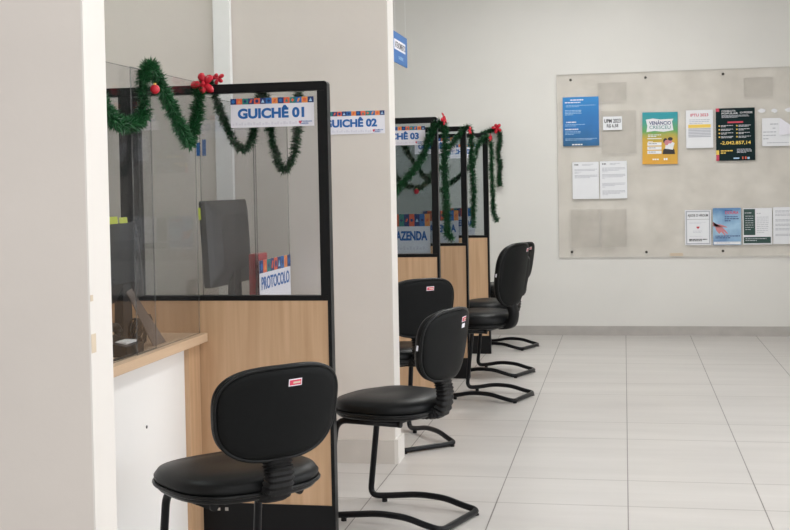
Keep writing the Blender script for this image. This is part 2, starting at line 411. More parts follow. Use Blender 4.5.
def fazenda(x0, x1, y, z0, z1, label):
    t = empty('department_sign', ((x0+x1)/2, y, z0)); tag(t, label, 'sign', 'FAZENDA department signs')
    h = z1-z0; wd = x1-x0; L = []
    L.append(box('sign_plate', x0, x1, y, y+.003, z0, z1, SIGNW, t))
    L.append(band(t, x0, x1, y, z1-h*.31, z1, n=8, seed=3))
    L.append(text('sign_lettering', 'FAZENDA', (x0+x1)/2+wd*.01, y-.0005, z0+h*.45, wd*.84, h*.24, BLUE, t, bold=.045))
    bm = bmesh.new()
    for k in range(10): addbox(bm, x0+wd*(.1+.08*k), x0+wd*(.15+.08*k), y-.0006, y, z0+h*.1, z0+h*(.15+.04*(k % 2)))
    L.append(obj('faint_print', bm, SIGNG, t))
    off = Vector((-(x0+x1)/2, -y, -z0))
    for o in L:
        for v in o.data.vertices: v.co += off
fazenda(-1.45, -1.189, DY[1]+.006, .989, 1.235, 'white FAZENDA sign with patterned band on the glass nearest the wall end')
fazenda(-1.45, -1.189, DY[2]+.006, .989, 1.225, 'white FAZENDA sign on the second farthest glass divider, partly behind garland')
fazenda(-1.46, -1.225, DY[3]+.006, .989, 1.215, 'white FAZENDA sign on the farthest glass divider, mostly behind garland')

# ---------------------------------------------------------------- counters
XC = -1.657
def counter(y0, y1, label, near=False):
    t = empty('service_counter', (XC, y0, 0)); tag(t, label, 'counter', 'service counters')
    L = y1-y0
    box('countertop', -.62, 0, 0, L, .803, .838, WOODC, t, bevel=.002)
    box('front_panel', -.075, -.055, .04, L-.125, 0, .803, WHITE, t)
    box('leg_panel', -.58, -.035, L-.125, L-.0, 0, .803, WOOD, t)
    box('leg_panel', -.58, -.035, .0, .04, 0, .803, WOOD, t)
    if near:
        for a, b in ((1.08, .43), (1.42, .56), (1.3, .12)):
            bm = bmesh.new(); cyl(bm, (-.0555, a, b), (1, 0, 0), .006, .0025, 12); obj('screw_cap', bm, INK, t)
counter(2.66, 4.596, 'white fronted wooden service counter between the near wall and the first divider', True)
counter(4.66, 5.93, 'wooden service counter behind the first divider, with the PROTOCOLO sign')
counter(6.14, 7.33, 'wooden service counter hidden beyond the white wall end')
counter(7.40, 8.63, 'wooden service counter behind the third window divider')
counter(8.70, 9.90, 'wooden service counter behind the fourth window divider')
counter(9.97, 11.14, 'wooden service counter beside the notice board wall')
def shield(x, y0, y1, z0, z1, label):
    t = empty('acrylic_shield', (x, y0, z0)); tag(t, label, 'screen', 'clear acrylic counter shields')
    box('pane', -.0015, .0015, .004, y1-y0-.004, 0.002, z1-z0-.002, ACRYL, t)
    bm = bmesh.new(); addbox(bm, -.0016, .0016, 0, .004, 0, z1-z0); addbox(bm, -.0016, .0016, y1-y0-.004, y1-y0, 0, z1-z0)
    addbox(bm, -.0016, .0016, .004, y1-y0-.004, z1-z0-.002, z1-z0); addbox(bm, -.0016, .0016, .004, y1-y0-.004, 0, .002)
    obj('polished_edge', bm, ACRYLE, t)
shield(-1.695, 2.68, 4.15, .838, 1.85, 'clear acrylic shield on the first counter, the half nearer the door jamb')
shield(-1.686, 3.95, 4.585, .838, 1.85, 'clear acrylic shield on the first counter, the half nearer the first divider')
shield(-1.697, 4.665, 5.42, .838, 1.80, 'clear acrylic shield on the second counter beside the monitor')
shield(-1.690, 5.36, 5.94, .838, 1.80, 'clear acrylic shield on the second counter carrying the PROTOCOLO sign')
shield(-1.69, 7.42, 8.62, .838, 1.80, 'clear acrylic shield on the counter behind the third window divider')
# PROTOCOLO sign
x, y0, y1, z0, z1 = -1.687, 5.40, 5.93, .86, 1.075
t = empty('department_sign', (0, 0, 0)); tag(t, 'white PROTOCOLO sign with patterned band seen through the first glass divider', 'sign')
t.location = (x, y0, z0); L = [box('sign_plate', x, x+.002, y0, y1, z0, z1, SIGNW, t), band(t, y0, y1, x+.002, z1-.06, z1, n=9, face='+X'),
    text('sign_lettering', 'PROTOCOLO', x+.003, (y0+y1)/2, z0+.105, (y1-y0)*.9, .062, BLUE, t, face='+X', bold=.02)]
for o in L:
    for v in o.data.vertices: v.co -= Vector((x, y0, z0))
tag(box('red_folder', -1.75, -1.70, 5.44, 5.58, .838, 1.105, RED, bevel=.004), 'red folder standing on the second counter behind the PROTOCOLO sign', 'folder')

# ---------------------------------------------------------------- monitors and desk things
def monitor(loc, rz, label, tilt=0, notes=(), w=.46, h=.30, z=.13):
    t = empty('computer_monitor', loc, rz); tag(t, label, 'monitor', 'computer monitors on the counters')
    # local: screen faces -x, back faces +x
    T = Matrix.Translation((0, 0, z+h/2)) @ Matrix.Rotation(tilt, 4, 'Y')
    def rr(x, wy, hz, r, n=6):
        pts = []
        for cx, cz, a0 in ((wy-r, hz-r, 0), (-wy+r, hz-r, PI/2), (-wy+r, -hz+r, PI), (wy-r, -hz+r, 3*PI/2)):
            for k in range(n+1):
                a = a0+k*PI/2/n; pts.append(T @ Vector((x, cx+r*math.cos(a), cz+r*math.sin(a))))
        return pts
    bm = bmesh.new()
    addrings(bm, [rr(-.02, w/2-.004, h/2-.004, .012), rr(-.018, w/2, h/2, .014), rr(.012, w/2, h/2, .016), rr(.03, w/2-.03, h/2-.03, .03), rr(.05, w/2-.09, h/2-.07, .04)])
    hs_ = obj('housing', bm, MSHELL, t, bevel=0)
    bm = bmesh.new(); addbox(bm, -.0215, -.0201, -w/2+.02, w/2-.02, -h/2+.025, h/2-.02, M=T); obj('screen', bm, MSCREEN, hs_)
    bm = bmesh.new()
    addrings(bm, [[Vector((x0, y*s, zz)) for x0, y in ((.02, -1), (.055, -1), (.055, 1), (.02, 1))] for zz, s in ((.012, .07), (.05, .045), (z+.09, .035))])
    obj('stand_neck', bm, MSHELL, t)
    bm = bmesh.new()
    addrings(bm, [[Vector((.02+.095*sx*math.cos(a), .13*sx*math.sin(a), zz)) for a in [k*2*PI/28 for k in range(28)]] for zz, sx in ((0, 1), (.008, 1), (.014, .8))])
    obj('stand_base', bm, PLAST, t)
    for (yy, zz, sx) in notes:
        bm = bmesh.new(); addbox(bm, sx, sx+.0012, yy, yy+.075, zz, zz+.055, M=T); obj('sticky_note', bm, STICKY, hs_)
    return t
monitor((-1.915, 4.28, .838), 0, 'black monitor on the first counter behind the clear shield, beside the door jamb', -.09, ((-.02, .12, .0125), (.07, .115, .0125), (-.1, -.13, .0125)), h=.30, z=.155)
monitor((-1.86, 5.45, .838), math.radians(-4), 'black monitor seen through the first glass divider, yellow note on its edge', -.05, ((-.275, .115, -.012),), w=.50, h=.40, z=.125)
monitor((-1.93, 8.05, .838), math.radians(4), 'black monitor faintly seen through the glass with the GUICHÊ 03 sign', -.05)
monitor((-1.93, 9.3, .838), math.radians(4), 'black monitor on the counter behind the fourth window divider', -.05)
# telephone with cables, leaning card
t = empty('desk_telephone', (-1.765, 3.98, .838), .0); tag(t, 'black desk telephone among cables on the first counter', 'telephone')
bm = bmesh.new(); addrings(bm, [[Vector(p) for p in ((-.06, -.08, z_), (.06, -.08, z_*.6), (.06, .08, z_*.6), (-.06, .08, z_))] for z_ in (0, .06)]); obj('body', bm, PLAST, t, bevel=.004)
bm = bmesh.new(); addtube(bm, smooth_path([(-.035, -.075, .07), (-.04, -.055, .09), (-.04, .055, .09), (-.035, .075, .07)]), .016, 10); obj('handset', bm, PLAST, t, True)
bm = bmesh.new(); addbox(bm, .0, .045, -.04, .05, .04, .048); obj('keypad', bm, PVC, t)
rnd = random.Random(5); bm = bmesh.new()
for k in range(6):
    cx, cy = -1.765+rnd.uniform(-.01, .01), 4.16+rnd.uniform(-.02, .02); a = rnd.uniform(.03, .065); p = rnd.uniform(0, 6)
    addtube(bm, smooth_path([(cx+a*.5*math.cos(t_*.9+p), cy+a*math.sin(t_*.9+p), .845+.055*(1+math.sin(t_*1.3+p))) for t_ in range(8)], 5), .0035, 6)
addtube(bm, smooth_path([(-1.74, 3.66, .843), (-1.712, 3.78, .843), (-1.708, 3.98, .843), (-1.74, 4.12, .845)]), .004, 6)
tag(obj('cable_tangle', bm, RUBBER, smooth=True), 'tangle of black cables on the first counter beneath the monitor', 'cable')
bm = bmesh.new(); addrings(bm, [[Vector((-1.725+dx, 3.96, 1.06)), Vector((-1.725+dx, 4.0, 1.07)), Vector((-1.725+dx, 4.31, .839)), Vector((-1.725+dx, 4.19, .839))] for dx in (0, .004)])
tag(obj('document_stand', bm, GREYCARD), 'dark slanted document stand on the first counter beside the cables', 'stand')
# small blue notice on the wall behind the first divider
t = empty('wall_notice', (-2.19, 5.969, 1.59)); tag(t, 'small notice of two blue strips on the wall behind the first divider', 'notice')
box('blue_strip', 0, .02, -.002, 0, 0, .07, BLUE, t); box('blue_strip', .032, .052, -.002, 0, 0, .085, BLUE, t)

# ---------------------------------------------------------------- hanging sign
t = empty('hanging_sign', (-1.2, 6.28, 2.08)); tag(t, 'small blue hanging sign just past the edge of the white wall end', 'sign')
Ls = .44; hs = .165
box('sign_plate', -.003, .003, 0, Ls, 0, hs, MBLUE, t)
box('white_strip', .003, .0036, .05, Ls-.06, .07, .125, SIGNW, t)
text('sign_lettering', 'ATENDIMENTO', .0036, .225, .097, .31, .034, INK, t, face='+X', bold=.01)
text('small_lettering', 'SAÚDE', .0036, .24, .035, .14, .022, PALEB, t, face='+X', bold=.01)
bm = bmesh.new()
for a in (.1, Ls-.03): addtube(bm, [(0, a, hs), (0, a, 3.6-2.08)], .0012, 5)
obj('hanging_thread', bm, PVC, t)

# ---------------------------------------------------------------- tinsel garlands, bows
def garland(pts, label, seed, r=.032, dens=5200, group='green tinsel garlands'):
    rnd = random.Random(seed); path = smooth_path(pts, 6); bm = bmesh.new()
    addtube(bm, path, r*.22, 7)
    for a, b in zip(path[:-1], path[1:]):
        rl = r*rnd.uniform(.8, 1.15); d = b-a; n = max(1, int(d.length*dens)); tv = d.normalized(); o1 = tv.orthogonal().normalized(); o2 = tv.cross(o1)
        for k in range(n):
            p = a+d*rnd.random(); an = rnd.uniform(0, 2*PI); e = (o1*math.cos(an)+o2*math.sin(an)+tv*rnd.uniform(-.45, .45)).normalized()
            ln = rl*rnd.uniform(.55, 1.3); wv = e.cross(tv*1+o1*rnd.uniform(-1, 1)).normalized()*.0023
            q = p+e*.004; m_ = p+e*ln*.6+Vector((0, 0, -.002)); tip = p+e*ln+Vector((0, 0, -.006*rnd.random()))
            vs = [bm.verts.new(v) for v in (q-wv, q+wv, m_+wv, tip, m_-wv)]; bm.faces.new(vs)
    o = obj('tinsel_garland', bm, TINSEL); return tag(o, label, 'garland', group)
def off(pts, d): return [(p[0]+d[0], p[1]+d[1], p[2]+d[2]) for p in pts]
g1 = [(-1.66, 3.45, 1.80), (-1.66, 3.6, 1.73), (-1.66, 3.686, 1.689), (-1.66, 3.746, 1.653), (-1.66, 3.835, 1.644), (-1.66, 3.94, 1.656), (-1.66, 4.0, 1.694), (-1.66, 4.0, 1.754), (-1.66, 4.0, 1.806), (-1.66, 4.06, 1.862), (-1.66, 4.131, 1.831), (-1.66, 4.196, 1.778), (-1.66, 4.262, 1.731), (-1.66, 4.34, 1.667), (-1.66, 4.411, 1.616), (-1.66, 4.445, 1.598), (-1.66, 4.485, 1.643), (-1.66, 4.53, 1.7), (-1.66, 4.56, 1.766), (-1.66, 4.58, 1.84)]
garland(g1, 'bright green tinsel garland zigzagging over the clear shield of the first counter', 1)
g1b = [(-1.653, 4.67, 1.87), (-1.625, 4.675, 1.779), (-1.601, 4.675, 1.717), (-1.577, 4.675, 1.655), (-1.544, 4.675, 1.594), (-1.516, 4.675, 1.575), (-1.485, 4.675, 1.6), (-1.467, 4.675, 1.673), (-1.456, 4.675, 1.773), (-1.421, 4.675, 1.804), (-1.407, 4.675, 1.699), (-1.389, 4.675, 1.59), (-1.365, 4.675, 1.509), (-1.341, 4.675, 1.49), (-1.311, 4.675, 1.528), (-1.292, 4.675, 1.608), (-1.282, 4.675, 1.708), (-1.28, 4.675, 1.8)]
garland(g1b, 'dark green tinsel garland hanging in loops behind the GUICHÊ 01 glass', 2, r=.026)
garland([(-1.46, 7.31, 1.30), (-1.382, 7.31, 1.387), (-1.331, 7.31, 1.448), (-1.266, 7.31, 1.521), (-1.221, 7.31, 1.588), (-1.182, 7.31, 1.68), (-1.149, 7.31, 1.765), (-1.10, 7.315, 1.80), (-1.075, 7.31, 1.74), (-1.08, 7.31, 1.567), (-1.078, 7.31, 1.413), (-1.076, 7.31, 1.259), (-1.072, 7.31, 1.148), (-1.068, 7.31, 1.095), (-1.03, 7.31, 1.085)],
        'green tinsel garland climbing across the GUICHÊ 03 glass and hanging down its post', 3, r=.034)
garland([(-1.44, 7.43, 1.76), (-1.358, 7.43, 1.67), (-1.321, 7.43, 1.606), (-1.272, 7.43, 1.523), (-1.222, 7.43, 1.465), (-1.19, 7.43, 1.44)], 'thin green garland strand behind the GUICHÊ 03 glass running down to the right', 4, r=.028, dens=5000)
garland([(-1.44, 7.50, 1.48), (-1.388, 7.50, 1.437), (-1.338, 7.50, 1.411), (-1.287, 7.50, 1.397), (-1.229, 7.50, 1.428), (-1.19, 7.50, 1.483), (-1.13, 7.50, 1.54)], 'drooping green garland strand with a red ball behind the GUICHÊ 03 glass', 5, r=.028, dens=5000)
garland([(-1.285, 8.61, 1.56), (-1.247, 8.61, 1.664), (-1.195, 8.61, 1.735), (-1.142, 8.61, 1.80), (-1.10, 8.615, 1.83), (-1.075, 8.61, 1.768), (-1.076, 8.61, 1.588), (-1.067, 8.61, 1.408), (-1.068, 8.61, 1.263), (-1.078, 8.61, 1.107)], 'green tinsel garland hanging over the post of the second farthest divider', 6, r=.033, dens=4500)
garland([(-1.33, 8.74, 1.36), (-1.28, 8.74, 1.404), (-1.219, 8.74, 1.447), (-1.159, 8.74, 1.497), (-1.11, 8.74, 1.55)], 'short slanting garland strand behind the second farthest glass', 7, r=.028, dens=5000)
garland([(-1.24, 9.88, 1.56), (-1.206, 9.88, 1.653), (-1.18, 9.88, 1.735), (-1.137, 9.88, 1.785), (-1.09, 9.885, 1.80), (-1.07, 9.88, 1.692), (-1.073, 9.88, 1.527), (-1.063, 9.88, 1.32), (-1.062, 9.88, 1.18), (-1.03, 9.88, 1.10)], 'green tinsel garland hanging over the post of the farthest divider', 8, r=.034, dens=4500)
garland([(-1.336, 11.14, 1.849), (-1.251, 11.14, 1.894), (-1.149, 11.14, 1.915), (-1.122, 11.14, 1.835), (-1.143, 11.14, 1.706), (-1.127, 11.14, 1.585), (-1.138, 11.14, 1.464), (-1.13, 11.14, 1.39)], 'green tinsel garland tacked to the back wall beside the farthest divider', 9, r=.034, dens=4500)
def bow(loc, s, label, seed, face=(0, -1, 0)):
    """gathered glossy red ribbon flower"""
    rnd = random.Random(seed); bm = bmesh.new(); fv = Vector(face).normalized(); a1 = fv.cross(Vector((0, 0, 1))).normalized(); a2 = a1.cross(fv)
    n = 5
    for k in range(n):
        an = 2*PI*k/n+rnd.uniform(-.2, .2); dr = a1*math.cos(an)+a2*math.sin(an); sd = fv.cross(dr)
        ln = s*rnd.uniform(.8, 1.15)
        rows = []
        for t_, wd, ht in ((.1, .12, .1), (.4, .30, .16), (.7, .34, .26), (.95, .24, .12), (1.05, .04, .1)):
            c = dr*ln*t_+fv*s*ht*.8; rows.append([c-sd*s*wd+fv*s*.06, c-fv*s*.05, c+sd*s*wd+fv*s*.06, c+fv*s*.12])
        addrings(bm, rows)
    bmesh.ops.create_icosphere(bm, subdivisions=2, radius=s*.18, matrix=Matrix.Translation(fv*s*.2))
    o = obj('red_bow', bm, RED, smooth=True); o.location = loc
    return tag(o, label, 'bow', 'red ribbon bows on the garlands')
bow((-1.64, 4.572, 1.838), .047, 'biggest red bow, at the corner where the clear shield meets the first divider', 1)
bow((-1.61, 4.66, 1.865), .026, 'small red bow just right of the biggest bow, above the first divider', 2)
bow((-1.085, 7.29, 1.815), .040, 'red bow on top of the post of the GUICHÊ 03 divider', 3, (1, -.25, .1))
bow((-1.085, 8.57, 1.80), .032, 'red bow on top of the post of the second farthest divider', 4, (1, -.3, 0))
bow((-1.075, 9.84, 1.79), .030, 'small red bow on top of the post of the farthest divider', 5, (1, -.3, 0))
bow((-1.146, 11.09, 1.925), .045, 'red bow on the garland tacked to the back wall', 6)
for loc, r, lb in (((-1.62, 4.01, 1.773), .017, 'small red ball hanging on the garland over the clear shield'), ((-1.287, 7.465, 1.375), .017, 'small red ball on the garland behind the GUICHÊ 03 glass')):
    bm = bmesh.new(); bmesh.ops.create_uvsphere(bm, u_segments=16, v_segments=10, radius=r)
    t = obj('red_ball', bm, RED, smooth=True); t.location = loc; tag(t, lb, 'ornament', 'red balls on the garlands')
    bm = bmesh.new(); cyl(bm, (0, 0, r*.9), (0, 0, 1), r*.3, r*.35, 12); obj('cap', bm, YELL, t)

# ---------------------------------------------------------------- notice board
YB = 11.166
t = empty('notice_board', (-.6, YB, .717)); tag(t, 'large clear acrylic notice board screwed to the back wall', 'board')
bx1 = 2.35; W_ = bx1+.6; H_ = 1.688
box('acrylic_sheet', .004, W_-.004, 0, .004, .004, H_-.004, BOARD, t)
bm = bmesh.new(); addbox(bm, 0, .005, -.001, .005, 0, H_); addbox(bm, W_-.005, W_, -.001, .005, 0, H_); addbox(bm, .005, W_-.005, -.001, .005, 0, .005); addbox(bm, .005, W_-.005, -.001, .005, H_-.005, H_)
obj('sheet_edge', bm, BOARDE, t)
for sx, sz in ((-.469, 2.351), (.205, 2.35), (.887, 2.358), (1.57, 2.355), (-.48, .769), (.193, .763), (.868, .767), (1.55, .767)):
    bm = bmesh.new(); cyl(bm, (sx+.6, -.006, sz-.717), (0, 1, 0), .012, .018, 16); obj('screw', bm, SCREW, t)
POCK = pane_mat('pocket_acrylic', (.990, .987, .983), .03, .3, haze=.02, hazecol=(.62, .59, .55))
for i, (x0, z0, x1, z1) in enumerate(((-.231, 2.138, .039, 2.32), (1.059, 2.142, 1.316, 2.32), (-.486, .805, -.222, 1.164), (-.220, .803, .021, 1.16), (-.20, 1.66, .12, 2.06))):
    t2 = empty('document_pocket', (x0, YB-.004, z0))
    tag(t2, ['empty clear pocket on the board above the small price card', 'empty clear pocket on the board above the dark poster', 'empty clear pocket at the lower left corner of the board',
             'empty clear pocket beside the one at the lower left corner', 'empty clear pocket around the small price card'][i], 'document holder', 'empty clear pockets on the board')
    w_, h_ = x1-x0, z1-z0
    box('pocket_front', .002, w_-.002, 0, .002, .002, h_-.002, POCK, t2)
    bm = bmesh.new(); addbox(bm, 0, .003, -.001, .003, 0, h_); addbox(bm, w_-.003, w_, -.001, .003, 0, h_); addbox(bm, .003, w_-.003, -.001, .003, 0, .004)
    if i in (0, 1): addbox(bm, .003, w_*.42, -.001, .003, h_-.003, h_); addbox(bm, w_*.58, w_-.003, -.001, .003, h_-.003, h_)
    obj('pocket_edge', bm, BOARDE, t2)
YP = YB-.0075
def sheet(name, b, m, label, group=None, cat='poster', tilt=0):
    x0, z0, x1, z1 = b; t = empty(name, (x0, YP, z0)); t.rotation_euler = (0, tilt, 0); tag(t, label, cat, group)
    box('sheet', 0, x1-x0, 0, .0015, 0, z1-z0, m, t); return t, x1-x0, z1-z0
def lines(parent, name, m, rects, d=.001):
    bm = bmesh.new()
    for a, b, c, e in rects: addbox(bm, a, b, -d, 0, c, e)
    return obj(name, bm, m, parent)
def lines_each(parent, name, m, rects, gap=.012):
    """one part per block of text"""
    rs = sorted(rects, key=lambda q: -q[3]); cur = [rs[0]]
    for q in rs[1:]:
        if min(c[2] for c in cur)-q[3] > gap: lines(parent, name, m, cur); cur = []
        cur.append(q)
    lines(parent, name, m, cur)
def para(x0, x1, z, n, h, gap, rnd):
    """rows of word sized dashes"""
    R = []
    for k in range(n):
        x = x0; end = x1 if k < n-1 else x0+(x1-x0)*rnd.uniform(.4, .9)
        while x < end-.006:
            wd = min(rnd.uniform(.010, .03), end-x); R.append((x, x+wd, z-k*gap-h, z-k*gap)); x += wd+.004
    return R
rnd = random.Random(11)
# blue poster
t, w_, h_ = sheet('blue_poster', (-.544, 1.743, -.217, 2.193), BLUEP, 'tall blue poster with white print at the upper left of the board')
R = para(.07, w_-.07, h_-.022, 1, .010, .015, rnd)+para(.02, w_-.02, h_-.045, 1, .009, .015, rnd)
lines(t, 'heading', PAPER, R+para(.03, .15, h_-.225, 1, .010, .02, rnd)+para(.02, .19, h_-.29, 1, .011, .02, rnd)+para(.08, .23, .02, 1, .012, .02, rnd))
lines_each(t, 'small_print', PALEB, para(.03, w_-.03, h_-.075, 2, .004, .011, rnd)+para(.02, .17, h_-.12, 4, .005, .013, rnd)+para(.02, .2, h_-.25, 2, .004, .012, rnd)+para(.02, .16, h_-.315, 3, .004, .012, rnd)+para(.02, w_-.02, .07, 2, .004, .012, rnd))
# price card
t, w_, h_ = sheet('price_card', (-.181, 1.882, -.01, 2.006), PAPER, 'small white card reading UPM 2023 R$ 6,58', cat='card')
text('upper_line', 'UPM 2023', w_/2, -.001, h_*.67, w_*.86, .036, INK, t, bold=.02); text('lower_line', 'R$ 6,58', w_/2, -.001, h_*.3, w_*.6, .036, INK, t, bold=.02)
# two A4 sheets
for i, b in enumerate(((-.465, 1.256, -.225, 1.596), (-.215, 1.256, .028, 1.599))):
    t, w_, h_ = sheet('printed_sheet', b, PAPER, ['left one of two white typed sheets below the blue poster, with less text', 'right one of two white typed sheets below the blue poster, full of text'][i], 'typed sheets below the blue poster', 'paper')
    R = para(.09, .19, h_-.02, 2, .004, .009, rnd)
    if i == 0: R += para(.02, w_-.015, h_-.065, 2, .005, .011, rnd)+para(.02, .08, h_-.09, 2, .004, .01, rnd)+para(.02, w_-.015, h_-.12, 3, .005, .011, rnd)
    else:
        for z in (.06, .12, .20, .27): R += para(.02, w_-.015, h_-z, 3, .005, .011, rnd)+para(.02, .08, h_-z-.035, 1, .004, .01, rnd)
    lines_each(t, 'typed_text', GREYINK, R); lines(t, 'letterhead', INK, [(.02, .03, h_-.03, h_-.02), (.034, .055, h_-.03, h_-.021)])
# green-orange poster
t, w_, h_ = sheet('campaign_poster', (.167, 1.563, .48, 2.034), VENP, 'green and orange poster reading VENÂNCIO CRESCEU', tilt=.012)
bm = bmesh.new(); vs = [bm.verts.new((a*w_, -.0008, b*h_)) for a, b in ((.12, .62), (.35, .64), (.6, .62), (.88, .65), (.84, .82), (.88, .87), (.5, .86), (.3, .88), (.10, .86), (.14, .74))]; bm.faces.new(vs)
obj('torn_paper_panel', bm, PAPER, t)
text('title', 'VENÂNCIO', w_*.5, -.0015, h_*.80, w_*.62, h_*.085, NAVY, t, bold=.02); text('title', 'CRESCEU', w_*.5, -.0015, h_*.71, w_*.60, h_*.065, TEAL, t, bold=.0)
lines(t, 'white_print', PAPER, para(.05, .17, h_*.57, 2, .006, .014, rnd)+[(.045, .17, h_*.485, h_*.50)]+para(.05, .16, h_*.44, 1, .006, .012, rnd)+[(.045, .17, h_*.36, h_*.42), (.045, .17, h_*.28, h_*.34), (.045, .17, h_*.20, h_*.26)]+para(.09, .16, .05, 1, .012, .012, rnd)+para(.19, .26, .055, 1, .018, .012, rnd))
lines(t, 'box_print', INK, para(.055, .15, h_*.40, 1, .005, .01, rnd)+para(.055, .15, h_*.32, 1, .005, .01, rnd)+para(.055, .15, h_*.24, 1, .005, .01, rnd), .0014)
def blob(parent, name, m, pts, d=.001):
    bm = bmesh.new(); bm.faces.new([bm.verts.new((a, -d, b)) for a, b in pts]); return obj(name, bm, m, parent)
def ell(cx, cz, rx, rz, n=16): return [(cx+rx*math.cos(k*2*PI/n), cz+rz*math.sin(k*2*PI/n)) for k in range(n)]
blob(t, 'dark_clothes', HAIR, [(.18, .09), (.29, .09), (.285, .13), (.26, .15), (.21, .15), (.185, .13)])
blob(t, 'white_clothes', PAPER, [(.20, .14), (.27, .13), (.285, .19), (.25, .205), (.21, .19)], .0013)
blob(t, 'face_print', SKIN, ell(.215, .195, .02, .025), .0016); blob(t, 'face_print', SKIN, ell(.245, .21, .02, .025), .0018)
blob(t, 'hair_print', HAIR, ell(.205, .21, .02, .025), .0015); blob(t, 'hair_print', HAIR, ell(.248, .228, .022, .016), .0020)
# IPTU sheet
t, w_, h_ = sheet('tax_notice', (.557, 1.699, .794, 2.041), PAPER, 'white sheet headed IPTU 2023 with a striped table')
text('title', 'IPTU 2023', w_/2, -.001, h_-.045, w_*.66, .026, PINK, t, bold=.015)
lines(t, 'small_print', GREYINK, para(.03, w_-.03, h_-.085, 3, .005, .016, rnd))
lines(t, 'table', YELL, [(.02, w_-.02, h_-.16, h_-.13)]); lines(t, 'table', GREYINK, [(.02, w_-.02, h_-.165-k*.014-.009, h_-.165-k*.014) for k in range(6)])
# dark poster
t, w_, h_ = sheet('budget_poster', (.819, 1.579, 1.157, 2.05), DKPOST, 'dark poster with yellow number -2.042.857,14')
text('title', 'CONSULTA', w_*.33, -.001, h_*.945, w_*.36, h_*.032, PAPER, t, bold=.015); text('title', 'POPULAR', w_*.36, -.001, h_*.90, w_*.42, h_*.035, PAPER, t, bold=.015)
text('title', 'O PODE', w_*.78, -.001, h_*.91, w_*.32, h_*.035, PAPER, t, bold=.015)
text('big_number', '-2.042.857,14', w_*.5, -.001, h_*.335, w_*.78, h_*.075, YELL, t, bold=.02)
lines(t, 'red_bar', PINK, [(w_*.3, w_*.7, h_*.715, h_*.745), (0, .03, h_-.03, h_), (0, .025, 0, .055)]); lines(t, 'yellow_mark', YELL, [(0, .025, .055, .095)]+[(w_*(.07+.45*(k % 2)), w_*(.07+.45*(k % 2))+.012, h_*(.65-.07*(k//2)), h_*(.65-.07*(k//2))+.012) for k in range(8)]+para(.04, .15, h_*.2, 2, .010, .02, rnd))
R = para(.05, w_-.05, h_*.865, 3, .004, .009, rnd)
for k in range(8): R += para(w_*(.13+.45*(k % 2)), w_*(.44+.45*(k % 2)), h_*(.65-.07*(k//2))+.012, 2, .005, .010, rnd)
R += para(.18, w_-.03, h_*.22, 4, .004, .01, rnd); lines(t, 'small_print', LGREY, R)
lines(t, 'logos', PALEB, [(.15, .2, .015, .027), (.27, .29, .012, .03)]); lines(t, 'logos', ORNG, [(.225, .235, .012, .035), (.25, .262, .012, .035)])
# white note with folded corner
t = empty('curled_note', (1.218, YP, 1.701)); tag(t, 'white note with a curled corner at the right of the dark poster', 'paper')
bm = bmesh.new(); w_, h_ = .34, .25
addrings(bm, [[Vector(p) for p in ((0, d, 0), (w_, d, 0), (w_, d, h_*.45), (w_*.45, d, h_), (0, d, h_))] for d in (0, .0015)]); obj('sheet', bm, PAPER, t)
bm = bmesh.new(); addrings(bm, [[Vector(p) for p in ((w_*.45, d, h_), (w_, d, h_*.45), (w_*.42, d-.015, h_*.38))] for d in (-.002, -.003)]); obj('folded_corner', bm, SIGNW, t)
lines(t, 'print', GREYINK, para(.07, .15, h_*.8, 1, .009, .01, rnd)+para(.09, .13, h_*.65, 1, .007, .01, rnd)+para(.01, .12, h_*.52, 3, .008, .03, rnd)+para(.04, .3, h_*.13, 1, .006, .01, rnd))
# lower row
t, w_, h_ = sheet('framed_notice', (.537, .823, .766, 1.14), PAPER, 'white notice with dark border and small red heart in the lower row')
lines(t, 'border', GREYINK, [(.008, w_-.008, .008, .018), (.008, w_-.008, h_-.018, h_-.008), (.008, .018, .018, h_-.018), (w_-.018, w_-.008, .018, h_-.018)])
text('title', 'AJUDE O HROUM', w_/2, -.001, h_-.052, w_*.78, .030, INK, t, bold=.02)
lines(t, 'print', INK, para(.035, w_-.035, .055, 2, .008, .012, rnd)+[(.018, w_-.018, h_-.085, h_-.083)]); lines(t, 'small_print', LGREY, para(.04, w_-.04, h_-.11, 2, .004, .01, rnd)+para(.04, w_-.04, .08, 1, .004, .01, rnd)+para(.07, .15, .13, 2, .007, .012, rnd))
blob(t, 'heart', RED, [(w_/2, .145), (w_/2+.014, .16), (w_/2+.010, .17), (w_/2, .165), (w_/2-.010, .17), (w_/2-.014, .16)])
t, w_, h_ = sheet('health_poster', (.783, .821, 1.027, 1.154), CLOUDP, 'blue sky poster showing an open pink hand in the lower row')
lines(t, 'pink_title', PINK, []) if False else text('title', 'DOURA', w_*.68, -.001, h_-.042, w_*.48, .026, PINK, t, bold=.02)
lines(t, 'print', NAVY, para(w_*.42, w_-.02, h_-.02, 1, .006, .01, rnd)+para(w_*.42, w_-.02, h_-.075, 3, .008, .018, rnd)+para(.02, w_-.01, .085, 2, .008, .016, rnd))
lines(t, 'white_strip', PAPER, [(.005, w_-.005, .005, .03)]); lines(t, 'strip_print', GREYINK, para(.03, w_-.03, .022, 1, .005, .01, rnd), .0014)
blob(t, 'hand_print', SKIN, [(0, .17), (.03, .19), (.07, .185), (.12, .165), (.125, .158), (.08, .16), (.11, .13), (.13, .105), (.125, .098), (.09, .125), (.11, .09), (.10, .088), (.07, .12), (.055, .10), (.045, .11), (.03, .13), (0, .21)][::-1])
t, w_, h_ = sheet('green_leaflet', (1.044, .823, 1.295, 1.15), PAPER, 'white leaflet with dark green column and footer in the lower row')
lines(t, 'green_block', DGREEN, [(.006, w_*.42, .085, h_-.008), (.006, w_-.012, .012, .068)])
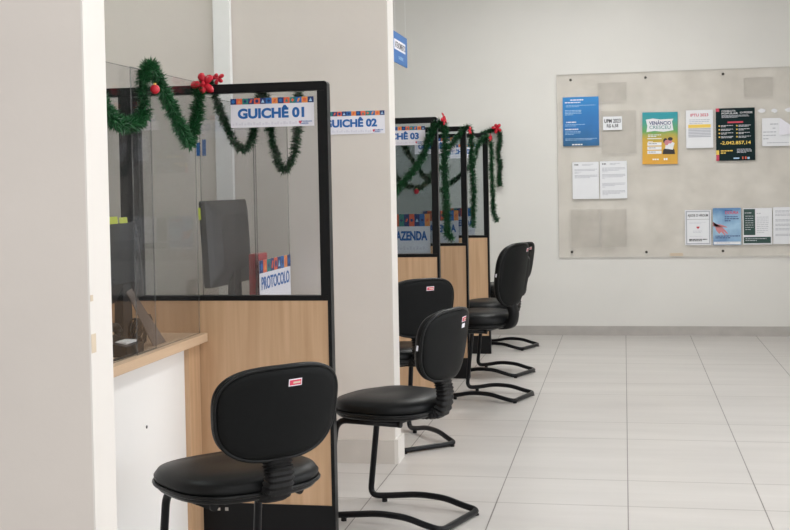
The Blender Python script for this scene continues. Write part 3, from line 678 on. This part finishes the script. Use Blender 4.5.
lines(t, 'print', GREYINK, para(w_*.47, w_*.7, h_-.045, 1, .006, .01, rnd)+para(w_*.47, w_-.03, h_-.08, 9, .004, .017, rnd)); lines(t, 'block_print', LGREY, para(.015, w_*.36, h_-.04, 1, .006, .02, rnd)+para(.02, w_*.36, h_-.07, 7, .004, .02, rnd)+para(.02, w_*.8, .055, 2, .005, .016, rnd), .0014)
t, w_, h_ = sheet('typed_notice', (1.303, .825, 1.55, 1.155), PAPER, 'white typed notice at the right edge of the lower row')
R = []
for z in (.03, .06, .11, .15, .19, .24): R += para(.02, w_-.015, h_-z, 2, .005, .011, rnd)
lines_each(t, 'typed_text', GREYINK, R)
tag(box('yellow_tape', .402, .517, YB-.004, YB-.001, .725, .752, TAPE), 'strip of yellowish tape at the bottom edge of the board', 'tape')
for i, (x, z) in enumerate(((1.22, 2.02), (1.325, 2.015), (1.45, 2.02))):
    bm = bmesh.new(); rr_ = random.Random(i+3)
    addrings(bm, [[Vector((x+(.035 if i != 1 else .028)*rr_.uniform(.7, 1.1)*math.cos(a), YB-.002-d, z+.02*rr_.uniform(.6, 1.1)*math.sin(a))) for a in [k*2*PI/9 for k in range(9)]] for d in (0, .0015)])
    tag(obj('torn_paper_scrap', bm, PAPER), ['torn white scrap above the curled note, nearest the dark poster', 'middle torn white scrap above the curled note', 'torn white scrap at the right edge above the curled note'][i], 'paper scrap', 'torn scraps left on the board')

# ---------------------------------------------------------------- chairs
def sup(a, b, n, k, N):
    t = 2*PI*k/N; c, s = math.cos(t), math.sin(t)
    return (math.copysign(abs(c)**(2/n), c)*a, math.copysign(abs(s)**(2/n), s)*b)
def chair(x, y, deg, label, bw=.212, zb=.585, zt=.912, z0=.452, z1=.532, smooth_arm=False, sw=.235, tagside=True, sd=.218, white=True, sx=.055, ff=0):
    t = empty('waiting_chair', (x, y, 0), math.radians(deg)); tag(t, label, 'chair', 'black cantilever chairs at the counters')
    by = -.212; zc = (zt+zb)/2; hh = (zt-zb)/2; N = 56
    TM = Matrix.Translation((0, by, zc)) @ Matrix.Rotation(math.radians(9), 4, 'X')
    def plate(prof, n=2.9, curv=.75):
        rings = []
        for d, ins in prof:
            r = []
            for k in range(N):
                a, b = sup(bw-ins, hh-ins, n, k, N)
                a *= 1+.05*b/hh
                r.append(TM @ Vector((a, d+curv*a*a, b)))
            rings.append(r)
        return rings
    def dome(rings_prof, n=3.0):
        bm = bmesh.new(); addrings(bm, plate(rings_prof, n), cap=True); return bm
    obj('backrest_cushion', dome([(.033, hh*.85), (.036, hh*.55), (.034, hh*.28), (.027, .028), (.015, .009), (0, .0), (-.012, .0), (-.018, .004)]), VINYL, t, True)
    shell = obj('backrest_shell', dome([(-.014, .006), (-.022, .008), (-.027, .014), (-.0285, .03), (-.0285, hh*.4), (-.0285, hh*.85)]), FABRIC, t, True)
    bm = bmesh.new(); addtube(bm, plate([(-.018, .003)])[0], .0065, 8, closed=True); obj('edge_trim', bm, PLAST, shell, True)
    # seat
    def sring(z, ins, n=2.7, wf=0):
        r = []
        for k in range(N):
            a, b = sup(sw-ins, sd-ins, n, k, N); zz = z
            if wf: zz -= wf*max(0, (b/sd))**3*.02
            r.append(Vector((a, b+.062, zz)))
        return r
    bm = bmesh.new()
    T_ = z1-z0
    addrings(bm, [sring(z0+.018, .008), sring(z0+.024, .001), sring(z0+T_*.55, -.002), sring(z0+T_*.78, .010), sring(z1-.006, .035, wf=1), sring(z1, .08, wf=1), sring(z1+.001, .14), sring(z1-.003, .19)])
    obj('seat_cushion', bm, VINYL, t, True)
    bm = bmesh.new(); addrings(bm, [sring(z0-.012, .05), sring(z0-.004, .012), sring(z0+.010, .0), sring(z0+.018, .006)]); pan = obj('seat_pan', bm, PLAST, t, True)
    bm = bmesh.new(); addtube(bm, sring(z0+.018, -.002), .006, 8, closed=True); obj('seat_trim', bm, PLAST, pan, True)
    box('seat_bracket', -.11, .11, -.05, .17, z0-.03, z0-.010, BLACKM, t, bevel=.003)
    # arm joining seat and back
    path = smooth_path([(0, by+.030, zb+.012), (0, by+.018, zb-.02), (0, by+.012, (zb+z0)/2+.012), (0, by+.026, z0+.024), (0, by+.06, z0+.010), (0, by+.11, z0+.006)], 6)
    P, TT, NN = frames(path); rings = []
    for i, (p, tv) in enumerate(zip(P, TT)):
        side = Vector((1, 0, 0)); nrm = tv.cross(side).normalized()
        s_ = 1.0 if smooth_arm else (1.0 if i % 2 else .86)
        hw, hd = .050*s_*(.85 if smooth_arm else 1), .028*s_
        rings.append([p+side*(q[0])+nrm*(q[1]) for q in (sup(hw, hd, 3.5, k, 20) for k in range(20))])
    bm = bmesh.new(); addrings(bm, rings); obj('arm_bellows' if not smooth_arm else 'arm_cover', bm, RUBBER, t, smooth_arm)
    # cantilever tube frame
    zr = .0165; r = .0138
    def side(s): return [(s*.155, -.06, z0-.022), (s*.174, .18+ff, z0-.022), (s*.182, .235+ff, zr)]
    rail = lambda s: [(s*.172, .14+ff, zr+.012), (s*.172, .03, zr+.036), (s*.172, -.1, zr+.034), (s*.170, -.19, zr+.012)]
    pts = side(-1)+rail(-1)+[(-.168, -.262, zr), (.168, -.262, zr)]+rail(1)[::-1]+side(1)[::-1]
    bm = bmesh.new(); addtube(bm, fillet(pts, .055, 6), r, 12); fr = obj('frame', bm, TUBE, t, True)
    for s in (-1, 1):
        bm = bmesh.new(); cyl(bm, (s*.155, -.062, z0-.022), (0, -1, 0), .0145, .012, 16); obj('tube_end_cap', bm, RUBBER, fr)
        for px, py, h in ((s*.172, .155+ff, .016), (s*.150, -.262, .006)):
            bm = bmesh.new(); cyl(bm, (px, py, 0), (0, 0, 1), .012, h, 14); obj('foot_glide', bm, RUBBER, fr)
    # small maker stickers on the back
    def stk(x0, zz, w, h, m, d, nm, par=None):
        bm = bmesh.new(); c = .75*x0*x0
        q = [(x0-w/2, zz-h/2), (x0+w/2, zz-h/2), (x0+w/2, zz+h/2), (x0-w/2, zz+h/2)]
        addrings(bm, [[TM @ Vector((a, -.0287-e+.75*a*a, b)) for a, b in q] for e in (d, d+.0008)]); return obj(nm, bm, m, par or t)
    st = stk(sx, hh-.052, .048, .022, SIGNW, 0, 'sticker'); stk(sx, hh-.052, .042, .016, PINK, .001, 'sticker_print', st); stk(sx+.004, hh-.052, .026, .006, TAPE, .0022, 'sticker_text', st)
    if white: stk(sx, hh-.080, .035, .018, SIGNW, 0, 'white_sticker')
    if tagside:
        bm = bmesh.new(); addbox(bm, -bw-.002, -bw+.001, .0, .008, -.010, .012, M=TM @ Matrix.Translation((0, .75*bw*bw-.008, 0))); obj('side_tag', bm, SIGNW, t)
    return t
chair(-1.198, 3.65, 48, 'nearest black chair, in front of the first divider, its back to the viewer', white=False, tagside=False, sx=.032, zb=.588, zt=.885, z0=.465, z1=.538, bw=.218, sw=.248, sd=.232, ff=.035)
chair(-.937, 5.015, 71, 'black chair in profile with ribbed arm, just right of the first divider', sx=.09, bw=.205, zb=.60, zt=.905, ff=.05)
chair(-1.218, 6.49, 42, 'black chair half hidden behind the white wall end, back to the viewer', white=False, tagside=False, sx=.03, zb=.60, zt=.92)
chair(-.912, 7.92, 72, 'black high backed chair with smooth arm, in front of the second farthest divider', zb=.61, zt=1.03, z0=.475, z1=.575, bw=.225, smooth_arm=True, white=False, sx=.12)
chair(-.98, 8.93, 68, 'black chair mostly hidden behind the high backed chair, its base beyond the other base', white=False, z1=.545, zt=.88)
chair(-1.05, 10.35, 68, 'farthest black chair, its base beside the farthest divider near the back wall', white=False, z1=.55)
